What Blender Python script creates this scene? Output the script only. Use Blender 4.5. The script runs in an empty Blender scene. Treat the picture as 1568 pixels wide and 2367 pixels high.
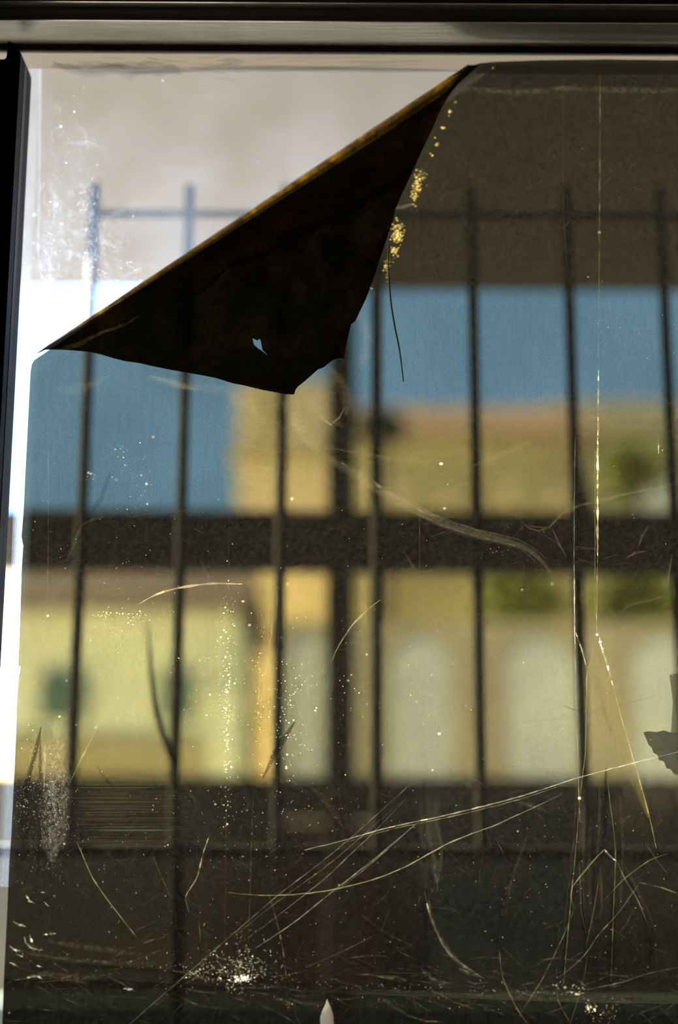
import bpy, bmesh, math, random
from mathutils import Vector, Matrix, noise
from mathutils.geometry import delaunay_2d_cdt

random.seed(7)
SC = bpy.context.scene
COL = SC.collection

# ------------------------------------------------------------------ camera
FPX, W, H = 3136.0, 1568, 2367
CAM = Vector((0.0, -0.9, 1.5))
cam_data = bpy.data.cameras.new('camera')
cam = bpy.data.objects.new('camera', cam_data)
COL.objects.link(cam)
RM = Matrix.Rotation(math.radians(90 + 11.0), 3, 'X') @ Matrix.Rotation(math.radians(0.3), 3, 'Z')
cam.matrix_world = Matrix.Translation(CAM) @ RM.to_4x4()
cam_data.sensor_fit = 'VERTICAL'
cam_data.sensor_height = 36.0
cam_data.lens = 36.0 * FPX / H
cam_data.clip_start = 0.01
cam_data.clip_end = 500
cam_data.dof.use_dof = True
cam_data.dof.focus_distance = 0.905
cam_data.dof.aperture_fstop = (cam_data.lens / 1000.0) / 0.021
SC.camera = cam

def P(px, py, y=0.0):
    """world point on the vertical plane Y=y that is seen at photo pixel px,py"""
    d = RM @ Vector(((px - W / 2) / FPX, -(py - H / 2) / FPX, -1.0))
    return CAM + d * ((y - CAM.y) / d.y)

# ------------------------------------------------------------------ view, sky, sun
SC.view_settings.view_transform = 'Standard'
SC.view_settings.look = 'None'
SC.view_settings.gamma = 1.0
SC.view_settings.exposure = 0.0
SC.view_settings.use_curve_mapping = False
SC.cycles.transparent_max_bounces = 24
SC.cycles.max_bounces = 8
SC.cycles.use_denoising = True
SC.cycles.sample_clamp_indirect = 20.0

world = bpy.data.worlds.new('sky')
SC.world = world
world.use_nodes = True
wn, wl = world.node_tree.nodes, world.node_tree.links
wn.clear()
tc = wn.new('ShaderNodeTexCoord'); sp = wn.new('ShaderNodeSeparateXYZ'); rp = wn.new('ShaderNodeValToRGB')
bg = wn.new('ShaderNodeBackground'); wo = wn.new('ShaderNodeOutputWorld')
wl.new(tc.outputs['Generated'], sp.inputs[0]); wl.new(sp.outputs['Z'], rp.inputs[0])
rp.color_ramp.elements[0].position = 0.0; rp.color_ramp.elements[0].color = (0.20, 0.41, 0.76, 1)
rp.color_ramp.elements[1].position = 1.0; rp.color_ramp.elements[1].color = (0.07, 0.16, 0.36, 1)
e = rp.color_ramp.elements.new(0.36); e.color = (0.185, 0.385, 0.78, 1)
wl.new(rp.outputs[0], bg.inputs[0]); bg.inputs[1].default_value = 9.0
wl.new(bg.outputs[0], wo.inputs[0])

SUN = Vector((-0.72, 0.28, 0.63)).normalized()
sd = bpy.data.lights.new('sun', 'SUN'); sd.energy = 200.0; sd.angle = math.radians(0.6); sd.color = (1.0, 0.93, 0.80)
sun = bpy.data.objects.new('sun', sd); COL.objects.link(sun)
sun.rotation_euler = SUN.to_track_quat('Z', 'Y').to_euler()
sun.location = (-6, 3, 8)

# ------------------------------------------------------------------ materials
def node_mat(name):
    m = bpy.data.materials.new(name); m.use_nodes = True
    m.node_tree.nodes.clear()
    return m, m.node_tree.nodes, m.node_tree.links

def mat(name, col, rough=0.8, var=0.25, scale=3.0, metal=0.0, bump=0.0, spec=0.3, stretch=(1, 1, 1)):
    m, n, l = node_mat(name)
    out = n.new('ShaderNodeOutputMaterial'); b = n.new('ShaderNodeBsdfPrincipled')
    t = n.new('ShaderNodeTexCoord'); mp = n.new('ShaderNodeMapping'); nz = n.new('ShaderNodeTexNoise'); r = n.new('ShaderNodeValToRGB')
    mp.inputs['Scale'].default_value = stretch
    nz.inputs['Scale'].default_value = scale; nz.inputs['Detail'].default_value = 6
    r.color_ramp.elements[0].position = 0.3; r.color_ramp.elements[1].position = 0.7
    r.color_ramp.elements[0].color = tuple(c * (1 - var) for c in col) + (1,)
    r.color_ramp.elements[1].color = tuple(min(1, c * (1 + var)) for c in col) + (1,)
    l.new(t.outputs['Object'], mp.inputs[0]); l.new(mp.outputs[0], nz.inputs['Vector']); l.new(nz.outputs[0], r.inputs[0])
    l.new(r.outputs[0], b.inputs['Base Color'])
    b.inputs['Roughness'].default_value = rough; b.inputs['Metallic'].default_value = metal
    b.inputs['Specular IOR Level'].default_value = spec
    if bump:
        bp = n.new('ShaderNodeBump'); bp.inputs['Strength'].default_value = bump; bp.inputs['Distance'].default_value = 0.001
        l.new(nz.outputs[0], bp.inputs['Height']); l.new(bp.outputs[0], b.inputs['Normal'])
    l.new(b.outputs[0], out.inputs[0])
    return m

M = dict(
    alu=mat('brushed_aluminium', (0.30, 0.28, 0.24), 0.24, 0.12, 30, 0.85, 0.1, stretch=(1, 20, 20)),
    bronze=mat('dark_anodised_metal', (0.012, 0.010, 0.010), 0.65, 0.15, 8, spec=0.03),
    bead=mat('brown_metal_bead', (0.05, 0.042, 0.036), 0.7, 0.15, 8, spec=0.05),
    rubber=mat('black_rubber_pile', (0.010, 0.009, 0.009), 0.95, 0.5, 400, bump=0.8),
    room=mat('dim_room_plaster', (0.10, 0.095, 0.09), 0.9, 0.1, 2),
    roomfloor=mat('dim_room_boards', (0.06, 0.045, 0.035), 0.7, 0.3, 3, stretch=(1, 8, 1)),
    rail=mat('weathered_brown_timber', (0.068, 0.048, 0.030), 0.85, 0.3, 6, stretch=(1, 6, 6)),
    iron=mat('dark_painted_iron', (0.018, 0.015, 0.010), 0.85, 0.3, 20),
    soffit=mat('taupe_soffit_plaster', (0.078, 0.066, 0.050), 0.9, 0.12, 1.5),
    terrace=mat('terrace_tiles', (0.15, 0.14, 0.12), 0.85, 0.2, 2),
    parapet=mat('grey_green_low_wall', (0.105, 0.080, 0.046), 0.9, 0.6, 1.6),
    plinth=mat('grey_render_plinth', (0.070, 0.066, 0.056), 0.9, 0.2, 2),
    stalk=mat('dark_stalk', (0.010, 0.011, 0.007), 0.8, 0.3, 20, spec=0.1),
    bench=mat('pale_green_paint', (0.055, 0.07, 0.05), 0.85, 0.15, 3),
    ground=mat('dry_earth', (0.80, 0.74, 0.60), 0.95, 0.12, 0.4),
    tan=mat('tan_house_render', (0.72, 0.59, 0.36), 0.9, 0.12, 0.5),
    olive=mat('ochre_olive_render', (0.50, 0.42, 0.20), 0.9, 0.2, 0.5),
    cream=mat('cream_yellow_render', (0.95, 0.92, 0.60), 0.9, 0.1, 0.5),
    white=mat('white_painted_panel', (0.98, 0.98, 0.84), 0.8, 0.05, 0.5),
    roof=mat('brown_clay_tiles', (0.062, 0.036, 0.015), 0.9, 0.3, 4),
    redroof=mat('red_brown_roof_tiles', (0.15, 0.095, 0.055), 0.9, 0.3, 3),
    hill=mat('dry_hillside', (0.46, 0.34, 0.15), 0.95, 0.3, 0.3),
    dark=mat('dark_opening', (0.06, 0.05, 0.04), 0.9, 0.2, 1),
    teal=mat('teal_painted_shutter', (0.10, 0.17, 0.13), 0.8, 0.1, 1),
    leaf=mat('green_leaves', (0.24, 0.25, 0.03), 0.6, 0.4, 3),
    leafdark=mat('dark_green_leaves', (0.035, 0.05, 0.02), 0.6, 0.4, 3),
    bark=mat('bark', (0.10, 0.07, 0.04), 0.95, 0.3, 8),
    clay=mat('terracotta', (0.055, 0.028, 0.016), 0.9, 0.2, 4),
)

# ------------------------------------------------------------------ helpers
def link(name, bm, m, parent=None, smooth=False):
    me = bpy.data.meshes.new(name); bm.to_mesh(me); bm.free()
    if smooth:
        for p in me.polygons: p.use_smooth = True
    o = bpy.data.objects.new(name, me); COL.objects.link(o)
    if m: me.materials.append(m)
    if parent:
        o.parent = parent
        o.matrix_parent_inverse = Matrix.Translation(-parent.location) if parent.location.length else Matrix.Identity(4)
    return o

def tag(o, label=None, cat=None, group=None, kind=None):
    if label: o['label'] = label
    if cat: o['category'] = cat
    if group: o['group'] = group
    if kind: o['kind'] = kind
    return o

def empty(name, loc, label=None, cat=None, group=None, kind=None):
    o = bpy.data.objects.new(name, None); COL.objects.link(o); o.location = loc; o.empty_display_size = 0.1
    return tag(o, label, cat, group, kind)

def box(bm, a, b, bev=0.0):
    x0, x1 = sorted((a[0], b[0])); y0, y1 = sorted((a[1], b[1])); z0, z1 = sorted((a[2], b[2]))
    g = bmesh.ops.create_cube(bm, size=1.0)
    for v in g['verts']:
        v.co = Vector(((x0 + x1) / 2 + v.co.x * (x1 - x0), (y0 + y1) / 2 + v.co.y * (y1 - y0), (z0 + z1) / 2 + v.co.z * (z1 - z0)))
    if bev:
        es = list({e for v in g['verts'] for e in v.link_edges})
        bmesh.ops.bevel(bm, geom=es, offset=bev, segments=2, affect='EDGES', profile=0.5)
    return bm

def box_obj(name, a, b, m, parent=None, bev=0.0):
    return link(name, box(bmesh.new(), a, b, bev), m, parent)

def tube(bm, pts, rad, seg=8, flat=1.0):
    rings = []
    n = len(pts)
    for i, p in enumerate(pts):
        p = Vector(p)
        d = (Vector(pts[min(i + 1, n - 1)]) - Vector(pts[max(i - 1, 0)])).normalized()
        u = d.cross(Vector((0, 1, 0.01))).normalized(); v = d.cross(u)
        r = rad[i] if isinstance(rad, (list, tuple)) else rad
        rings.append([bm.verts.new(p + u * math.cos(a) * r + v * math.sin(a) * r * flat) for a in [2 * math.pi * k / seg for k in range(seg)]])
    for a, b in zip(rings, rings[1:]):
        for k in range(seg): bm.faces.new((a[k], a[(k + 1) % seg], b[(k + 1) % seg], b[k]))
    bm.faces.new(rings[0][::-1]); bm.faces.new(rings[-1])
    return bm

def prism(bm, outline, y0, y1):
    """outline: list of (x,z); extruded between y0 and y1"""
    f = [bm.verts.new((x, y0, z)) for x, z in outline]; b = [bm.verts.new((x, y1, z)) for x, z in outline]
    bm.faces.new(f); bm.faces.new(b[::-1]); n = len(f)
    for i in range(n): bm.faces.new((f[i], b[i], b[(i + 1) % n], f[(i + 1) % n]))
    bmesh.ops.recalc_face_normals(bm, faces=bm.faces[:])
    return bm

# ------------------------------------------------------------------ room (behind the camera, dim)
Z_HEAD = P(784, 120, 0).z
ZB = 0.98
XL, XR = -0.62, 0.62
def wall(name, a, b, m): return tag(box_obj(name, a, b, m), kind='structure')
bm = bmesh.new()
ZT = Z_HEAD + 0.045
box(bm, (-2, -0.10, 0), (XL, 0.012, 2.6)); box(bm, (XR, -0.10, 0), (2, 0.012, 2.6))
box(bm, (XL, -0.10, 0), (XR, 0.012, ZB - 0.04)); box(bm, (XL, -0.10, ZT), (XR, 0.012, 2.6))
tag(link('wall_front', bm, M['room']), kind='structure')
wall('wall_back', (-2, -3.1, 0), (2, -3.0, 2.6), M['room'])
wall('wall_left', (-2.1, -3.1, 0), (-2, 0.012, 2.6), M['room'])
wall('wall_right', (2, -3.1, 0), (2.1, 0.012, 2.6), M['room'])
wall('floor', (-2.1, -3.1, -0.1), (2.1, 0.0, 0), M['roomfloor'])
wall('ceiling', (-2.1, -3.1, 2.6), (2.1, 0.012, 2.7), M['room'])

# ------------------------------------------------------------------ window frame (structure)
win = empty('window_1', (0, 0, ZB), kind='structure')
def depth_for(px, py0, py1):
    """how far a horizontal surface seen from py0 (at glass) to py1 runs toward the camera"""
    z = P(px, py0, 0).z
    lo, hi = -0.3, 0.0
    for _ in range(50):
        m_ = (lo + hi) / 2
        if P(px, py1, m_).z < z: lo = m_          # plane point still lower -> need plane nearer
        else: hi = m_
    return (lo + hi) / 2
# underside of the head, visible between rows 50 and 111
zh = P(784, 111, 0).z
def solve(py, z):
    a, b = -0.5, 0.0
    for _ in range(60):
        m_ = (a + b) / 2
        if P(784, py, m_).z > z: b = m_
        else: a = m_
    return (a + b) / 2
Y50 = solve(50, zh)
head_bm = bmesh.new(); box(head_bm, (XL, Y50, zh), (XR, 0.008, zh + 0.03), 0.0006)
link('head_rail', head_bm, M['alu'], win)
gk = bmesh.new(); box(gk, (XL, -0.0035, P(784, 121, -0.0035).z), (XR, -0.0002, zh + 0.001), 0.0004)
link('glazing_gasket', gk, M['rubber'], win)
z18 = P(784, 20, Y50).z
pl = bmesh.new(); box(pl, (XL, Y50 + 0.002, zh + 0.001), (XR, Y50 + 0.012, z18 + 0.004))
link('head_recess', pl, M['rubber'], win)
br = bmesh.new()
for i in range(900):                                 # fibres of the brush seal
    x = random.uniform(-0.3, 0.3); z = random.uniform(zh + 0.002, z18)
    l = random.uniform(0.0006, 0.0016); w = 0.00012
    v = [br.verts.new((x - w, Y50 + 0.002, z)), br.verts.new((x + w, Y50 + 0.002, z)), br.verts.new((x + random.uniform(-1, 1) * 0.0006, Y50 + 0.002 - l, z + random.uniform(-1, 1) * 0.0006))]
    br.faces.new(v)
tag(link('brush_fibres', br, M['rubber'], win), kind='stuff')
Y7 = solve(7, z18)
up = bmesh.new(); box(up, (XL, Y7, z18), (XR, Y50 + 0.014, z18 + 0.02), 0.0006)
link('head_track', up, M['alu'], win)
Z7 = z18
tp = bmesh.new(); box(tp, (XL, -0.10, P(784, 6, -0.10).z if P(784, 6, -0.10).z > z18 + 0.02 else z18 + 0.012), (XR, Y7 + 0.001, ZT + 0.01))
link('head_liner', tp, M['bronze'], win)
# left stile with its lighter reveal and chamfered shoulder
xs = P(75, 170, 0).x
ys = -0.036
zt = P(20, 137, ys).z
zsh = P(75, 170, -0.002).z
st = bmesh.new()
outl = [(xs - 0.075, ZB), (xs, ZB)]
fr = [(xs - 0.085, ZB - 0.02), (xs, ZB - 0.02), (xs, zsh - 0.004), (xs - 0.0015, zsh + 0.0005), (xs - 0.009, zsh + 0.0065), (xs - 0.0098, zt + 0.0016), (xs - 0.011, zt), (xs - 0.085, zt)]
prism(st, fr, ys, -0.002)
link('stile', st, M['bronze'], win)
rv = bmesh.new()                                     # lighter metal trim strip on the reveal
box(rv, (xs - 0.0002, ys + 0.012, ZB), (xs + 0.0003, ys + 0.019, zsh - 0.006))
link('stile_bead', rv, M['bead'], win)
link('bottom_rail', box(bmesh.new(), (XL, -0.034, ZB - 0.04), (XR, 0.008, ZB), 0.001), M['bronze'], win)
link('jamb', box(bmesh.new(), (XL, -0.034, ZB), (XL + 0.03, 0.008, zh), 0.001), M['bronze'], win)
link('jamb', box(bmesh.new(), (XR - 0.03, -0.034, ZB), (XR, 0.008, zh), 0.001), M['bronze'], win)

# ------------------------------------------------------------------ sheet builder: one mesh, marks cut in as faces
def catmull(pts, step):
    out = []
    n = len(pts)
    if n == 2:
        a, b = pts; L = math.dist(a, b); k = max(1, int(L / step))
        return [(a[0] + (b[0] - a[0]) * i / k, a[1] + (b[1] - a[1]) * i / k) for i in range(k + 1)]
    for i in range(n - 1):
        p0, p1, p2, p3 = pts[max(i - 1, 0)], pts[i], pts[i + 1], pts[min(i + 2, n - 1)]
        k = max(1, int(math.dist(p1, p2) / step))
        for j in range(k):
            t = j / k
            out.append(tuple(0.5 * (2 * p1[c] + (p2[c] - p0[c]) * t + (2 * p0[c] - 5 * p1[c] + 4 * p2[c] - p3[c]) * t * t + (3 * p1[c] - p0[c] - 3 * p2[c] + p3[c]) * t ** 3) for c in (0, 1)))
    out.append(tuple(pts[-1]))
    return out

def area2(p):
    return sum(p[i - 1][0] * p[i][1] - p[i][0] * p[i - 1][1] for i in range(len(p))) * 0.5

def inside(x, y, poly):
    c = False; j = len(poly) - 1
    for i in range(len(poly)):
        if (poly[i][1] > y) != (poly[j][1] > y) and x < (poly[j][0] - poly[i][0]) * (y - poly[i][1]) / (poly[j][1] - poly[i][1]) + poly[i][0]: c = not c
        j = i
    return c

GAIN = 0.68
class Sheet:
    def __init__(s, outline): s.polys = [list(outline) if area2(outline) > 0 else list(outline)[::-1]]; s.att = [(0, 0, 0, 1)]; s.holes = set(); s.pts = []
    def poly(s, pts, sc=0.0, warm=0.0, tex=0.0, dark=1.0, hole=False):
        if hole: s.holes.add(len(s.polys))
        pts = [tuple(p) for p in pts]
        s.polys.append(pts if area2(pts) > 0 else pts[::-1]); s.att.append((sc, warm, tex, dark))
    def ribbon(s, pts, w, sc=0.0, warm=0.3, tex=0.0, dark=1.0, jit=0.0, bead=0.0, step=16, taper=True, fill=1.0):
        c = catmull(pts, step)
        if jit: c = [(x + random.gauss(0, jit), y + random.gauss(0, jit)) for x, y in c]
        n = len(c)
        L = []; R = []
        for i, (x, y) in enumerate(c):
            a, b = c[max(i - 1, 0)], c[min(i + 1, n - 1)]
            dx, dy = b[0] - a[0], b[1] - a[1]; q = math.hypot(dx, dy) or 1
            ww = w * 0.5
            if taper: ww *= min(1.0, 0.25 + 3.0 * min(i, n - 1 - i) / max(1, n - 1))
            if bead: ww *= random.uniform(0.55, 1.35)
            L.append((x - dy / q * ww, y + dx / q * ww)); R.append((x + dy / q * ww, y - dx / q * ww))
        for i in range(n - 1):
            if fill < 1 and random.random() > fill: continue
            m_ = math.exp(random.gauss(-0.5 * bead, bead)) if bead else 1.0
            for t in ((L[i], L[i + 1], R[i + 1]), (L[i], R[i + 1], R[i])):
                if abs(area2(t)) > 0.02: s.poly(t, sc * m_, warm, tex, dark)
    def soft(s, pts, w, sc=0.0, warm=0.3, tex=0.0, dark=1.0, jit=0.0, n=4, **k):
        for i in range(n):
            s.ribbon(pts, w * (1 - 0.8 * i / n), sc / n, warm, tex, dark ** (1.0 / n), jit, step=28, **k)
    def speck(s, x, y, r, sc, warm=0.3):
        a0 = random.random() * 6.28; k = 5 if r < 2.2 else 7
        q = random.uniform(0.7, 1.0)
        s.poly([(x + math.cos(a0 + 6.283 * i / k) * r, y + math.sin(a0 + 6.283 * i / k) * r * q) for i in range(k)], sc, warm)
    def cloud(s, n, cx, cy, sx, sy, sc=0.06, warm=0.3, r=1.0, uniform=False):
        for _ in range(n):
            if uniform: x, y = cx + random.uniform(-sx, sx), cy + random.uniform(-sy, sy)
            else: x, y = random.gauss(cx, sx), random.gauss(cy, sy)
            if y > 2400 or x > 1600: continue
            rr = min(4.2, 0.85 * r * math.exp(random.gauss(-0.15, 0.42)))
            s.speck(x, y, rr, sc * 1.3 * math.exp(random.gauss(-0.3, 0.7)), warm)
    def build(s, name, m, lift, parent=None, tiles=True, smooth=True):
        me = bpy.data.meshes.new(name)
        bb = [(min(q[0] for q in p), min(q[1] for q in p), max(q[0] for q in p), max(q[1] for q in p)) for p in s.polys]
        X0, Y0, X1, Y1 = bb[0]
        if tiles:
            xs_ = [X0 - 1] + [c for c in range(0, 1700, 131) if X0 < c < X1] + [X1 + 1]
            ys_ = [Y0 - 1] + [c for c in range(100, 2500, 131) if Y0 < c < Y1] + [Y1 + 1]
        else: xs_ = [X0 - 1, X1 + 1]; ys_ = [Y0 - 1, Y1 + 1]
        co = []; tris = []; att = []
        for ix in range(len(xs_) - 1):
            for iy in range(len(ys_) - 1):
                tx0, tx1, ty0, ty1 = xs_[ix], xs_[ix + 1], ys_[iy], ys_[iy + 1]
                base = s.polys[0]
                if tiles:
                    for ax, val, sg in ((0, tx0, 1), (0, tx1, -1), (1, ty0, 1), (1, ty1, -1)):
                        nb = []
                        for i in range(len(base)):
                            p, q = base[i - 1], base[i]
                            ip, iq = (p[ax] - val) * sg >= 0, (q[ax] - val) * sg >= 0
                            if ip != iq:
                                t = (val - p[ax]) / (q[ax] - p[ax]); r = [p[0] + (q[0] - p[0]) * t, p[1] + (q[1] - p[1]) * t]; r[ax] = val; nb.append(tuple(r))
                            if iq: nb.append(q)
                        base = nb
                        if not base: break
                    if len(base) < 3: continue
                ids_ = [0] + [k for k in range(1, len(s.polys)) if bb[k][0] < tx1 and bb[k][2] > tx0 and bb[k][1] < ty1 and bb[k][3] > ty0]
                verts = []; faces = []
                for k in ids_:
                    p = base if k == 0 else s.polys[k]
                    i0 = len(verts); verts += [Vector(q) for q in p]; faces.append(list(range(i0, len(verts))))
                verts += [Vector(q) for q in s.pts]
                v, e_, f, ov, oe, of = delaunay_2d_cdt(verts, [], faces, 1, 1e-3, True)
                mp = {}
                for i, t in enumerate(f):
                    ids = [ids_[j] for j in of[i] if j < len(ids_)]
                    cx_ = sum(v[q][0] for q in t) / 3; cy_ = sum(v[q][1] for q in t) / 3
                    ids = [k for k in ids if k == 0 or inside(cx_, cy_, s.polys[k])]
                    if 0 not in ids or any(h in ids for h in s.holes): continue
                    sc = wm = tx = 0.0; dk = 1.0
                    for k in ids:
                        a = s.att[k]
                        if k == 0: continue
                        sc += a[0]; wm += a[1] * a[0]; tx += a[2] * a[0]; dk *= a[3]
                    att.append((sc * GAIN, max(0, wm / sc) if sc else 0, tx / sc if sc else 0, dk))
                    for q in t:
                        if q not in mp:
                            mp[q] = len(co); co.append(P(v[q][0], v[q][1], lift(v[q][0], v[q][1]) if callable(lift) else lift))
                    tris.append([mp[q] for q in t])
        me.from_pydata(co, [], tris)
        a = me.attributes.new('mark', 'FLOAT_COLOR', 'FACE')
        a.data.foreach_set('color', [c for t in att for c in t])
        me.validate()
        if smooth:
            for p_ in me.polygons: p_.use_smooth = True
        me.materials.append(m)
        o = bpy.data.objects.new(name, me); COL.objects.link(o)
        if parent:
            o.parent = parent; o.matrix_parent_inverse = Matrix.Translation(-parent.location)
        return o

# ------------------------------------------------------------------ glass pane with grime
def math_node(n, l, op, a, b=None, clamp=False):
    q = n.new('ShaderNodeMath'); q.operation = op; q.use_clamp = clamp
    for i, x in enumerate((a, b)):
        if x is None: continue
        if isinstance(x, (int, float)): q.inputs[i].default_value = x
        else: l.new(x, q.inputs[i])
    return q.outputs[0]
def ramp_node(n, l, src, a, b, lo=0.0, hi=1.0):
    q = n.new('ShaderNodeMapRange'); q.inputs[1].default_value = a; q.inputs[2].default_value = b; q.inputs[3].default_value = lo; q.inputs[4].default_value = hi
    q.clamp = True; q.interpolation_type = 'SMOOTHSTEP'
    l.new(src, q.inputs[0]); return q.outputs[0]
def noise_node(n, l, vec, scale, detail=4, stretch=(1, 1, 1), rough=0.5):
    mp = n.new('ShaderNodeMapping'); mp.inputs['Scale'].default_value = stretch; l.new(vec, mp.inputs[0])
    q = n.new('ShaderNodeTexNoise'); q.inputs['Scale'].default_value = scale; q.inputs['Detail'].default_value = detail; q.inputs['Roughness'].default_value = rough
    l.new(mp.outputs[0], q.inputs['Vector']); return q.outputs[0]

def pane_mat():
    m, n, l = node_mat('dusty_clear_glass')
    geo = n.new('ShaderNodeNewGeometry'); sp = n.new('ShaderNodeSeparateXYZ'); l.new(geo.outputs['Position'], sp.inputs[0])
    X, Z = sp.outputs['X'], sp.outputs['Z']
    pos = geo.outputs['Position']
    at = n.new('ShaderNodeAttribute'); at.attribute_name = 'mark'; s2 = n.new('ShaderNodeSeparateColor'); l.new(at.outputs['Color'], s2.inputs[0])
    # film-free corner is dirty; scattered skylight painted in as haze, brighter downwards
    za, zb = P(300, 160, 0).z, P(300, 640, 0).z
    base = ramp_node(n, l, Z, zb, za, 0.0195, 0.0075)
    n1 = noise_node(n, l, pos, 22, 5); n2 = noise_node(n, l, pos, 130, 8, rough=0.8); n3 = noise_node(n, l, pos, 600, 4)
    base = math_node(n, l, 'MULTIPLY', base, ramp_node(n, l, n1, 0.3, 0.7, 0.7, 1.35))
    base = math_node(n, l, 'MULTIPLY', base, ramp_node(n, l, n3, 0.3, 0.7, 0.75, 1.25))
    # blotches near the stile
    left = ramp_node(n, l, X, P(120, 500, 0).x, P(420, 500, 0).x, 1.0, 0.0)
    low = ramp_node(n, l, Z, zb, P(300, 260, 0).z, 1.0, 0.15)
    bl = math_node(n, l, 'MULTIPLY', ramp_node(n, l, n2, 0.50, 0.62, 0.0, 1.0), math_node(n, l, 'MULTIPLY', left, low))
    base = math_node(n, l, 'ADD', base, math_node(n, l, 'MULTIPLY', bl, 0.03))
    rim = ramp_node(n, l, X, P(80, 300, 0).x, P(97, 300, 0).x, 1.0, 0.0)
    base = math_node(n, l, 'ADD', base, math_node(n, l, 'MULTIPLY', rim, 0.016))
    tx = ramp_node(n, l, noise_node(n, l, pos, 500, 4, rough=0.7), 0.35, 0.65, 0.0, 1.6)
    one = n.new('ShaderNodeMix'); l.new(s2.outputs['Blue'], one.inputs[0]); one.inputs[2].default_value = 1.0; l.new(tx, one.inputs[3])
    # dirt and painted haze only where the pane is bare of film
    line = math_node(n, l, 'ADD', math_node(n, l, 'MULTIPLY', X, 0.668), math_node(n, l, 'MULTIPLY', Z, -1.0))
    p0, p1 = P(80, 830, 0), P(1100, 150, 0)
    k = (p1.z - p0.z) / (p1.x - p0.x)
    d = math_node(n, l, 'SUBTRACT', Z, math_node(n, l, 'ADD', math_node(n, l, 'MULTIPLY', X, k), p0.z - k * p0.x))
    bare = math_node(n, l, 'MAXIMUM', ramp_node(n, l, d, -0.014, -0.008), ramp_node(n, l, Z, P(784, 146, 0).z, P(784, 140, 0).z))
    fac = math_node(n, l, 'ADD', math_node(n, l, 'MULTIPLY', base, bare), math_node(n, l, 'MULTIPLY', s2.outputs['Red'], one.outputs[0]), True)
    tr = n.new('ShaderNodeBsdfTransparent')
    dk = n.new('ShaderNodeCombineColor')
    for c_, t_ in zip(('Red', 'Green', 'Blue'), (0.94, 0.96, 0.95)):
        l.new(math_node(n, l, 'MULTIPLY', at.outputs['Alpha'], t_), dk.inputs[c_])
    l.new(dk.outputs[0], tr.inputs[0])
    tl = n.new('ShaderNodeBsdfTranslucent'); tl.inputs[0].default_value = (0.50, 0.66, 1.0, 1)  # blue of the sky light is put into the haze colour
    mx = n.new('ShaderNodeMixShader'); l.new(fac, mx.inputs[0]); l.new(tr.outputs[0], mx.inputs[1]); l.new(tl.outputs[0], mx.inputs[2])
    gl = n.new('ShaderNodeBsdfGlossy'); gl.inputs['Roughness'].default_value = 0.02
    m2 = n.new('ShaderNodeMixShader'); m2.inputs[0].default_value = 0.03
    l.new(mx.outputs[0], m2.inputs[1]); l.new(gl.outputs[0], m2.inputs[2])
    o = n.new('ShaderNodeOutputMaterial'); l.new(m2.outputs[0], o.inputs[0])
    return m

pane = Sheet([(-900, 118), (3000, 118), (3000, 3100), (-900, 3100)])
pane.soft([(120, 150), (200, 158), (300, 163), (420, 166)], 30, 0.0, 0, 0, 0.5, jit=5, n=5)
for i in range(46):
    x = random.uniform(90, 520); y = random.gauss(152, 9)
    pane.soft([(x, y), (x + random.uniform(20, 60), y + random.gauss(4, 3))], random.uniform(4, 12), 0, 0, 0, random.uniform(.6, .85), jit=1.5, n=3)
for i in range(14):
    x = random.uniform(500, 900); y = random.gauss(150, 8)
    pane.soft([(x, y), (x + random.uniform(60, 200), y - random.uniform(0, 8))], random.uniform(2, 6), 0, 0, 0, random.uniform(.7, .88), jit=.5, n=2)
pane.soft([(300, 168), (500, 160), (640, 158), (800, 160), (1060, 164)], 15, 0.0, 0, 0, 0.55, jit=1.0, n=4)
pane.soft([(85, 135), (400, 132), (700, 138), (1060, 142)], 14, 0.010, 0.2, 0.7, 0.98, n=3, jit=2)
pane.soft([(0, 128), (60, 130), (90, 150), (92, 300), (88, 600)], 10, 0.02, 0.2, 0.2, 1, n=3)
for i in range(60):
    x = random.uniform(95, 900); y = random.uniform(180, 760)
    pane.soft([(x, y), (x + random.gauss(0, 30), y + random.gauss(0, 12)), (x + random.gauss(0, 50), y + random.gauss(0, 24))], random.uniform(5, 22), random.uniform(0.001, 0.005), 0, 0.8, jit=2, n=3)
for x0, y0, x1, y1_ in ((175, 285, 205, 345), (120, 240, 140, 262), (150, 330, 250, 345), (110, 400, 130, 520), (215, 560, 270, 575), (95, 560, 120, 660), (225, 520, 240, 600), (280, 640, 330, 620)):
    pane.soft([(x0, y0), ((x0 + x1) / 2 + 6, (y0 + y1_) / 2 - 4), (x1, y1_)], 15, 0.018, 0, 0.9, jit=3, n=4)
pane.soft([(70, 830), (58, 1000), (50, 1250), (40, 1500), (30, 1700)], 44, 0.14, 0, 0.25, 1, n=4, taper=False)
pane.soft([(30, 1700), (22, 1900), (10, 2050)], 40, 0.03, 0, 0.25, 1, n=3, taper=False)
pane.cloud(70, 170, 560, 60, 90, 0.05, 0, 1.7)
for cx, cy, sx, sy, k_ in ((115, 590, 16, 55, 160), (205, 560, 12, 70, 150), (165, 310, 40, 40, 70), (280, 640, 60, 22, 130), (260, 550, 35, 18, 60), (120, 470, 22, 50, 80), (200, 440, 12, 30, 50)):
    pane.cloud(k_ * 3, cx, cy, sx, sy, 0.028, 0, 1.35)
pane.cloud(40, 400, 300, 260, 120, 0.03, 0.2, 1.5)
pane.speck(376, 186, 4, 0.04, 0.6); pane.speck(595, 376, 4, 0.03, 0.3)
gp = pane.build('glass_pane', pane_mat(), 0.0, win, smooth=False)

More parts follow.
